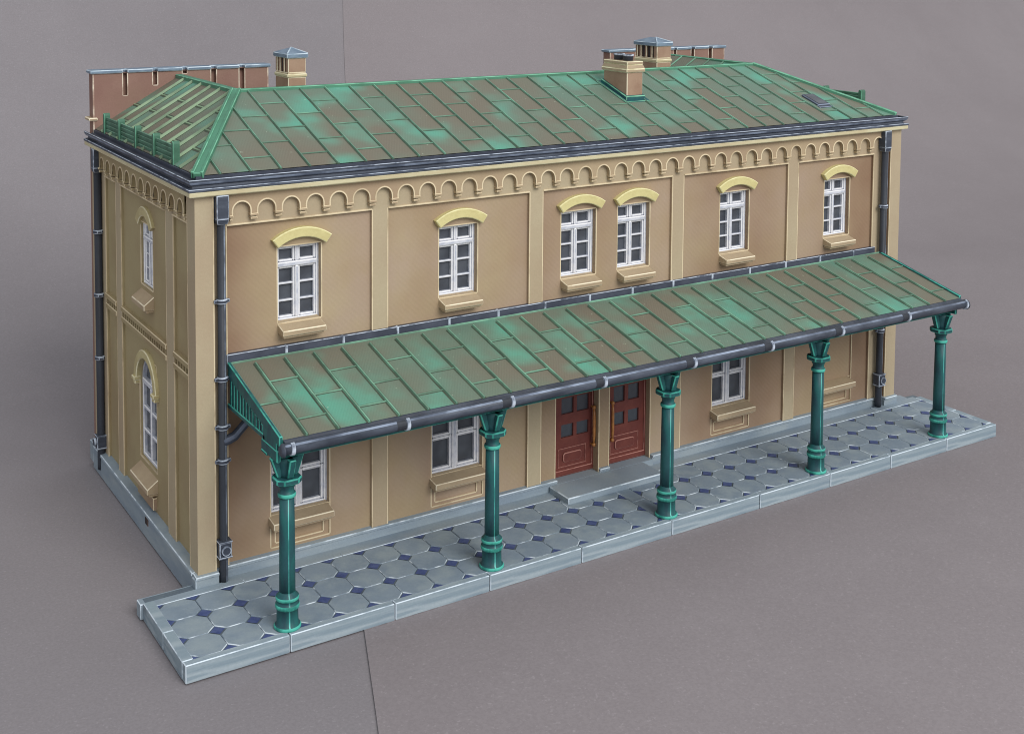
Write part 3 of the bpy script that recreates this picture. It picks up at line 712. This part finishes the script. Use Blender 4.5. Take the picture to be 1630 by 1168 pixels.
# ------------------------------------------------------------------ downpipes
def downpipe(x, y, r, z0, z1, clamps, hatch, out=(0, -1), mat='iron_dark', highlight=(7, 8)):
    w = MB(); w.tube([(x, y, z0), (x, y, z0+.25), (x, y, z1)], r, 24, 0, True, highlight)
    o = build(w, 'downpipe', [mat, 'pipe_highlight'], bld)
    ox, oy = out
    for z in clamps:
        w = MB(); w.lathe([(r, z-.09), (r+.05, z-.09), (r+.06, z-.05), (r+.06, z+.05), (r+.05, z+.09), (r, z+.09)], (x, y), 20, [1, 1, 0, 1, 1])
        w.box(x-(.3 if oy else .1)-.02, x+(.3 if oy else .1)+.02, y-(.06 if oy else .3), y+(.1 if oy else .3), z-.07, z+.07, .025); build(w, 'clamp', ['iron', 'iron_edge'], o)
    w = MB(); w.hexa([(x-.2, y-.2, 15.0), (x+.2, y-.2, 15.0), (x+.2, y+.2, 15.0), (x-.2, y+.2, 15.0), (x-.25, y-.25, 15.22), (x+.25, y-.25, 15.22), (x+.25, y+.25, 15.22), (x-.25, y+.25, 15.22)], .02)
    w.box(x-.25, x+.25, y-.25, y+.25, 15.222, 16.15, .035); build(w, 'hopper', ['iron', 'iron_edge'], o)
    z = hatch
    w = MB(); w.box(x-.25, x+.25, y-.26, y+.2, z-.30, z+.30, .035); w.box(x-.28, x+.28, y-.28, y+.2, z-.34, z-.28, .02); w.box(x-.28, x+.28, y-.28, y+.2, z+.28, z+.34, .02)
    c = Vector((x, y, z))+Vector((ox*.26, oy*.26, 0)); e = Vector((ox, oy, 0))
    w.tube([c, c+e*.10], .19, 20, 1); w.tube([c+e*.08, c+e*.115], .15, 20, 0)
    build(w, 'inspection_hatch', ['iron', 'iron_edge'], o)
    return o
dp = downpipe(1.04, -.04, .165, .66, 15.4, (11.95, 8.85, 6.92, 5.55), 2.02)
w = MB(); w.tube([(1.04, -.04, 6.33), (1.28, -.04, 6.37), (1.52, -.04, 6.45), (1.8, 0, 6.68), (2.9, .05, 7.75)], [.2, .2, .19, .18, .18], 16, 0, True, (2, 3)); build(w, 'branch_pipe', ['iron', 'iron_highlight'], dp)
downpipe(38.78, -.04, .18, .72, 15.4, (11.95, 8.85, 5.0), 2.25)
downpipe(-.04, 14.35, .18, .35, 15.6, (12.1, 9.0, 5.9), 1.75, (-1, 0), 'iron_dark', ())

# flashing where the canopy roof meets the wall
w = MB(); w.box(1.30, 38.4, .14, .38, 9.1, 9.70, .025, 0, 1)
for k in range(15):
    x = 3.80+2.528*k
    w.box(x-.055, x+.055, .08, .3, 9.1, 9.71, .03, 1, 1)
build(w, 'flashing', ['slate', 'iron_edge'], bld)

# ------------------------------------------------------------------ platform canopy
can = empty('platform_canopy', (20, -2.5, .67), 'long green patina canopy on five teal iron columns along the station front', 'canopy')
w = MB(); YT, ZT, YL, ZL = .07, 9.36, -5.32, 8.085
slope(w, (1.42, YL, ZL), (38.6, YL, ZL), (1.42, YT, ZT), (38.6, YT, ZT), 2.33-1.42, 1.2545, (.43,), (.19, .685), (0, 1), thick=.085, wid=.10, first=1, topgap=.055, seamw=.06)
w.box(1.42, 38.6, YT-.06, YT-.0, ZT-.03, ZT+.06, .02, 1, 1)
w.hexa([(1.42, YL, ZL-.15), (38.6, YL, ZL-.15), (38.6, YT, ZT-.15), (1.42, YT, ZT-.15), (1.42, YL, ZL-.01), (38.6, YL, ZL-.01), (38.6, YT, ZT-.01), (1.42, YT, ZT-.01)], 0, 2)
build(w, 'roof', ['roof_canopy', 'rib', 'slate', 'rib_shade'], can)
cz = lambda y: ZL+(ZT-ZL)*(y-YL)/(YT-YL)
for x0, x1 in ((1.28, 1.42), (38.6, 38.74)):
    w = MB()
    y0, y1 = -5.30, .06
    w.hexa([(x0, y0, cz(y0)-.30), (x1, y0, cz(y0)-.30), (x1, y1, cz(y1)-.50), (x0, y1, cz(y1)-.50), (x0, y0, cz(y0)+.12), (x1, y0, cz(y0)+.12), (x1, y1, cz(y1)+.10), (x0, y1, cz(y1)+.10)], .035)
    b = build(w, 'bargeboard', ['teal', 'teal_edge'], can)
    w = MB(); w.box(x0, x1, -3.9, .1, 7.60, 7.80, .035); w.box(x0-.02, x1, -5.1, -3.55, 7.16, 7.62, .04); w.box(x0-.05, x1+.05, -4.15, -3.6, 7.13, 7.24, .03)
    w.hexa([(x0, -5.0, 7.6), (x1, -5.0, 7.6), (x1, -3.7, 7.6), (x0, -3.7, 7.6), (x0, -5.0, cz(-5.0)-.25), (x1, -5.0, cz(-5.0)-.25), (x1, -3.7, cz(-3.7)-.3), (x0, -3.7, cz(-3.7)-.3)], .02)
    build(w, 'tie_beam', ['teal', 'teal_edge'], can)
    w = MB()
    for k in range(11):
        y = -.2-.33*k; w.box(x0+.03, x1-.03, y-.10, y+.10, 7.78, cz(y)-.42, .02)
    w.box(x1-.04, x1-.01, -3.8, .1, 7.75, 7.9, 0); build(w, 'slat_infill', ['teal', 'teal_edge'], can)
w = MB(); w.box(1.5, 38.55, -4.78, -4.26, 7.17, 7.5, .03); build(w, 'beam', ['teal', 'teal_edge'], can)
COLX = (1.88, 10.76, 19.92, 29.27, 38.22)
w = MB()
for k in range(29):
    x = 2.33+1.2545*k; y0, y1 = -4.7, .2
    w.hexa([(x-.09, y0, cz(y0)-.42), (x+.09, y0, cz(y0)-.42), (x+.09, y1, cz(y1)-.42), (x-.09, y1, cz(y1)-.42), (x-.09, y0, cz(y0)-.16), (x+.09, y0, cz(y0)-.16), (x+.09, y1, cz(y1)-.16), (x-.09, y1, cz(y1)-.16)], 0)
build(w, 'rafter_ribs', ['teal'], can)
CY = -4.52
for x in COLX:
    w = MB(); z0 = .68
    pr = [(.30, 2.0), (.295, 3.0), (.285, 4.5), (.275, 5.62)]
    w.lathe(pr, (x, CY), 48, None, (34,)); c = build(w, 'column', ['teal', 'teal_edge', 'teal_highlight'], can)
    w = MB()
    pr = [(.50, z0), (.51, z0+.07), (.47, z0+.12), (.405, z0+.16), (.395, 1.42), (.44, 1.44), (.455, 1.52), (.44, 1.60), (.40, 1.62), (.40, 1.74), (.43, 1.76), (.435, 1.83), (.42, 1.88), (.32, 1.97), (.30, 2.05)]
    mt = [1, 1, 0, 0, 0, 1, 1, 0, 0, 0, 1, 1, 0, 0]
    w.lathe(pr, (x, CY), 48, mt, (34,)); build(w, 'base', ['teal', 'teal_edge', 'teal_highlight'], c)
    w = MB()
    pr = [(.272, 5.60), (.33, 5.64), (.34, 5.72), (.32, 5.78), (.27, 5.82), (.27, 5.98), (.31, 6.02), (.31, 6.12), (.3, 6.2)]
    w.lathe(pr, (x, CY), 32, [0, 1, 1, 0, 0, 0, 0, 0])
    h = .50; ch = .22
    o8 = [(h, -h+ch), (h, h-ch), (h-ch, h), (-h+ch, h), (-h, h-ch), (-h, -h+ch), (-h+ch, -h), (h-ch, -h)]
    b = bmesh.new(); A = [b.verts.new((x+p, CY+q, 6.18)) for p, q in o8]; B = [b.verts.new((x+p, CY+q, 6.40)) for p, q in o8]
    b.faces.new(A[::-1]); b.faces.new(B)
    for k in range(8): b.faces.new((A[k], A[(k+1) % 8], B[(k+1) % 8], B[k]))
    bmesh.ops.bevel(b, geom=list(b.edges), offset=.045, segments=1, profile=.5, affect='EDGES', material=1, clamp_overlap=True); w.merge(b)
    w.lathe([(.30, 6.40), (.30, 6.6), (.36, 6.9), (.42, 7.17)], (x, CY), 16)
    for dx, dy in ((1, 0), (-1, 0), (0, 1), (0, -1)):
        def P(rr, s, z): return (x+dx*rr-dy*s, CY+dy*rr+dx*s, z)
        t = .13
        w.hexa([P(.2, -t, 6.41), P(.40, -t, 6.41), P(.40, t, 6.41), P(.2, t, 6.41), P(.2, -t, 7.17), P(.66, -t, 7.17), P(.66, t, 7.17), P(.2, t, 7.17)], .045)
    build(w, 'capital', ['teal', 'teal_edge'], c)
# canopy gutter
GY, GZ, GR = -5.60, 7.84, .205
w = MB(); n_ = 28
w.tube([(1.32, GY, GZ), (14, GY, GZ), (27, GY, GZ), (38.72, GY, GZ)], GR, n_, 0, True, (2, 3))  # upper front faces carry the painted highlight
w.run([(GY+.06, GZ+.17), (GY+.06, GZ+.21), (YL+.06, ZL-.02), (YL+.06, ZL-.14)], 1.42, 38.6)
g = build(w, 'gutter', ['iron', 'iron_highlight', 'iron_edge'], can)
for x in (1.32, 38.72):
    w = MB(); s = -1 if x < 5 else 1
    w.tube([(x, GY, GZ-.03), (x+s*.05, GY, GZ-.03), (x+s*.14, GY, GZ-.03)], [.26, .25, .16], 18, 0); build(w, 'end_cap', ['iron', 'iron_edge'], g)
def hook(x, wd, rr, mats, nm):
    w = MB(); n = 12
    q = [(GY-rr*math.cos(a), GZ-rr*math.sin(a)) for a in [-1.2+(PI+1.2)*k/n for k in range(n+1)]]; q2 = [(GY-(rr-.06)*math.cos(a), GZ-(rr-.06)*math.sin(a)) for a in [-1.2+(PI+1.2)*k/n for k in range(n+1)]]
    w.run(q+q2[::-1], x-wd/2, x+wd/2); build(w, nm, mats, g)
for x in (1.62, 6.26, 10.93, 15.49, 20.37, 24.98, 29.54, 34.23, 38.60):
    hook(x, .14, GR+.055, ['iron_edge'], 'hook')
    if 2 < x < 38: hook(x-.28, .38, GR+.012, ['iron_dark'], 'joint_sleeve')

# ------------------------------------------------------------------ station platform
plat = empty('station_platform', (20, -2.5, 0), 'grey model platform slab with octagonal paving and blue inlays along the station front', 'platform')
ZP = .67; PX0, PX1, PY0, PYB = -2.2, 42.2, -5.16, -.12
YE = [-.56, -1.99, -3.43, -4.86]
w = MB(); w.box(PX0+.1, PX1-.1, -5.0, .32, .02, ZP-.045, 0); build(w, 'bed', ['joint'], plat)
xs = [PX0, 1.73, 6.03, 10.30, 14.85, 19.75, 25.0, 29.62, 33.90, 38.15, PX1]
for a, b in zip(xs[:-1], xs[1:]):
    w = MB(); w.box(a+.022, b-.022, PY0, YE[3]+.02, 0, ZP+.01, .03); build(w, 'kerb_stone', ['kerb', 'stone_edge'], plat)
for x0, x1 in ((PX0, PX0+.42), (PX1-.42, PX1)):
    for y0, y1 in ((YE[3]+.03, -2.63), (-2.61, -.1)):
        w = MB(); w.box(x0, x1, y0+.01, y1-.01, 0, ZP+.008, .03); build(w, 'kerb_stone', ['kerb', 'stone_edge'], plat)
# rear border strip between paving and plinth
w = MB(); w.box(PX0, 1.70, -.56, -.10, .3, ZP+.006, .02); w.box(PX0-.10, -.1, -.09, .42, 0, ZP-.05, .03)
for a, b in ((1.71, 5.95), (5.96, 10.2), (10.21, 16.7), (22.35, 28), (28.01, 33.4), (33.41, 38.3)): w.box(a, b, -.56, -.30, .3, ZP+.006, .02)
w.box(38.31, PX1-.44, -.56, .06, .3, ZP+.006, .02); w.box(.9, 38.3, -.29, .24, .3, ZP-.02, 0, 0); w.box(40.25, 41.45, .07, .75, 0, ZP-.04, .03)
build(w, 'border_strip', ['stone', 'stone_edge'], plat)
def octs(x_start, pitch, n, x_lo, x_hi):
    w = MB(); wb = MB(); g = .009; ch = .345
    for r_ in range(3):
        y1, y0 = YE[r_], YE[r_+1]
        for k in range(n):
            a, b = x_start+pitch*k, x_start+pitch*(k+1)
            a2, b2, c2, d2 = a+g, b-g, y0+g, y1-g
            o = [(a2+ch, c2), (b2-ch, c2), (b2, c2+ch), (b2, d2-ch), (b2-ch, d2), (a2+ch, d2), (a2, d2-ch), (a2, c2+ch)]
            bm = bmesh.new(); dz = random.uniform(-.006, .004)
            A = [bm.verts.new((p, q, ZP-.06)) for p, q in o]; B = [bm.verts.new((p, q, ZP+dz)) for p, q in o]
            tf = bm.faces.new(B); bm.faces.new(A[::-1])
            for q in range(8): bm.faces.new((A[q], A[(q+1) % 8], B[(q+1) % 8], B[q]))
            bmesh.ops.bevel(bm, geom=list(tf.edges), offset=.024, segments=1, profile=.5, affect='EDGES', material=1, clamp_overlap=True)
            w.merge(bm)
    for i, y in enumerate(YE):
        for k in range(n+1):
            x = x_start+pitch*k; q = ch-.06
            o = [(x-q, y), (x, y-q), (x+q, y), (x, y+q)]
            if k == 0: o = [p for p in o if p[0] >= x-1e-6]
            if k == n: o = [p for p in o if p[0] <= x+1e-6]
            if i == 0: o = [p for p in o if p[1] <= y+1e-6]
            if i == 3: o = [p for p in o if p[1] >= y-1e-6]
            if len(o) < 3: o = o+[(x, y)]
            cx = sum(p[0] for p in o)/len(o); cy_ = sum(p[1] for p in o)/len(o); o.sort(key=lambda p: math.atan2(p[1]-cy_, p[0]-cx))
            f = wb.face([(p[0], p[1], ZP-.014) for p in o]); wb.bm.normal_update()
            if f.normal.z < 0: f.normal_flip()
    build(w, 'paving', ['tile', 'tile_edge'], plat); build(wb, 'blue_inlay', ['blue'], plat, recalc=False)
octs(-1.84, 1.42, 15, 0, 0)
octs(20.24, 1.4355, 15, 0, 0)
w = MB(); w.box(19.47, 20.23, -2.70, -.57, .3, ZP-.004, .03); w.box(19.47, 20.23, -4.85, -2.71, .3, ZP-.012, .02); build(w, 'joint_slab', ['tile', 'tile_edge'], plat)
# door step
w = MB(); w.box(16.78, 22.32, -1.42, .16, ZP-.1, .95, .04); w.box(17.2, 19.74, .162, .95, ZP-.1, .945, 0); w.box(20.34, 22.94, .162, .95, ZP-.1, .945, 0); build(w, 'doorstep', ['stone', 'stone_edge'], plat)

# ------------------------------------------------------------------ card backdrop (ground and background in one sweep)
def sweep(xl, xr, z_off, name, mat, label):
    R = 55.; y0 = 25.
    prof = [(-85 + 5*k, 0) for k in range(23)]            # flat to y = 25
    prof += [(y0+R*math.sin(a), R-R*math.cos(a)) for a in [PI/2*k/28 for k in range(1, 29)]]
    prof += [(y0+R, R+4*k) for k in range(1, 12)]
    bm = bmesh.new(); rows = []
    for i, (y, z) in enumerate(prof):
        if i == 0: t = Vector((1, 0))
        nrm = Vector((0, 1)) if y <= y0 else (Vector((-1, 0)) if y >= y0+R-1e-6 else Vector((-(y-y0)/R, (R-z)/R)))
        s = y if y <= y0 else y0+R*math.asin(min(1, (y-y0)/R)) if y < y0+R-1e-6 else y0+R*PI/2+(z-R)
        a, b = xl(y, z), xr(y, z); N = 24
        rows.append([bm.verts.new((a+(b-a)*k/N, y+nrm.x*z_off, z+nrm.y*z_off)) for k in range(N+1)])
    for i in range(len(rows)-1):
        for k in range(len(rows[0])-1):
            bm.faces.new((rows[i][k], rows[i][k+1], rows[i+1][k+1], rows[i+1][k])).smooth = True
    bmesh.ops.recalc_face_normals(bm, faces=bm.faces)
    if sum(f.normal.z for f in bm.faces) < 0: bmesh.ops.reverse_faces(bm, faces=bm.faces)
    for i in range(len(rows)-1):          # cut edge of the card, its own hard rim
        p, q = rows[i][0].co.copy(), rows[i+1][0].co.copy()
        np_, nq = rows[i][0].normal, rows[i+1][0].normal
        d0 = Vector((0, 0, -.05)) if prof[i][0] <= y0 else Vector((0, .05, 0)) if prof[i][0] >= y0+R-1e-6 else Vector((0, .035, -.035))
        d1 = Vector((0, 0, -.05)) if prof[i+1][0] <= y0 else Vector((0, .05, 0)) if prof[i+1][0] >= y0+R-1e-6 else Vector((0, .035, -.035))
        bm.faces.new([bm.verts.new(t) for t in (p, q, q+d1, p+d0)])
    for v in bm.verts: v.co *= S
    me = bpy.data.meshes.new(name); bm.to_mesh(me); bm.free(); me.materials.append(M[mat])
    o = bpy.data.objects.new(name, me); COL.objects.link(o)
    o['kind'] = 'structure'; o['label'] = label; o['category'] = 'card'
    return o
def seam(y, z):
    k = min(1, max(0, (y-14)/40)); k = k*k*(3-2*k)
    return 4.71+.409*(y+5.28)+.05*math.sin(y*.35)+SEAM_A*k+max(0, z-14)*SEAM_LEAN
SEAM_LEAN, SEAM_A = .03, 3.0
sweep(lambda y, z: -320, lambda y, z: seam(y, z)+3, -.06, 'ground', 'card', 'grey mauve card sheet under and behind the left part of the model')
sweep(lambda y, z: seam(y, z), lambda y, z: 460, .0, 'ground', 'card_right', 'grey mauve card sheet under and behind the right part of the model, its edge lying on the other sheet')

# ------------------------------------------------------------------ light
wd = bpy.data.worlds.new('World'); sc.world = wd; wd.use_nodes = True
bg = wd.node_tree.nodes['Background']; bg.inputs[0].default_value = (.92, .96, 1.0, 1); bg.inputs[1].default_value = .74
def area(name, loc, target, size, power, col=(1, 1, 1)):
    l = bpy.data.lights.new(name, 'AREA'); l.shape = 'DISK'; l.size = size*S; l.energy = power; l.color = col
    o = bpy.data.objects.new(name, l); COL.objects.link(o); o.location = Vector(loc)*S
    d = (Vector(target)-Vector(loc)).normalized(); o.rotation_euler = d.to_track_quat('-Z', 'Y').to_euler()
    return o
area('window_light', (40, -300, 230), (18, 5, 8), 230, 103, (1, .985, .965))

# ------------------------------------------------------------------ camera (solved from the photograph)
C = bpy.data.cameras.new('camera'); co = bpy.data.objects.new('camera', C); COL.objects.link(co); sc.camera = co
Rm = [(0.84738669, -0.53092834, 0.00713368), (0.03008259, 0.061418, 0.99765869), (0.53012341, 0.8451881, -0.06801649)]
m = Matrix.Identity(4)
for i in range(3):
    m[i][0], m[i][1], m[i][2] = Rm[0][i], Rm[1][i], -Rm[2][i]
m.translation = Vector((-15.401, -46.669, 25.339))*S
co.matrix_world = m
C.sensor_fit = 'HORIZONTAL'; C.sensor_width = 36; C.lens = 1996.458/1630*36
C.shift_x = 17.466/1630; C.shift_y = -511.896/1630
C.clip_start = .01; C.clip_end = 50
sc.view_settings.view_transform = 'Standard'; sc.view_settings.look = 'None'; sc.view_settings.exposure = 0; sc.view_settings.gamma = 1
sc.render.engine = 'CYCLES'; sc.cycles.use_denoising = True
sc.cycles.pixel_filter_type = 'BLACKMAN_HARRIS'; sc.cycles.filter_width = 1.05
sc.cycles.max_bounces = 6; sc.cycles.diffuse_bounces = 3
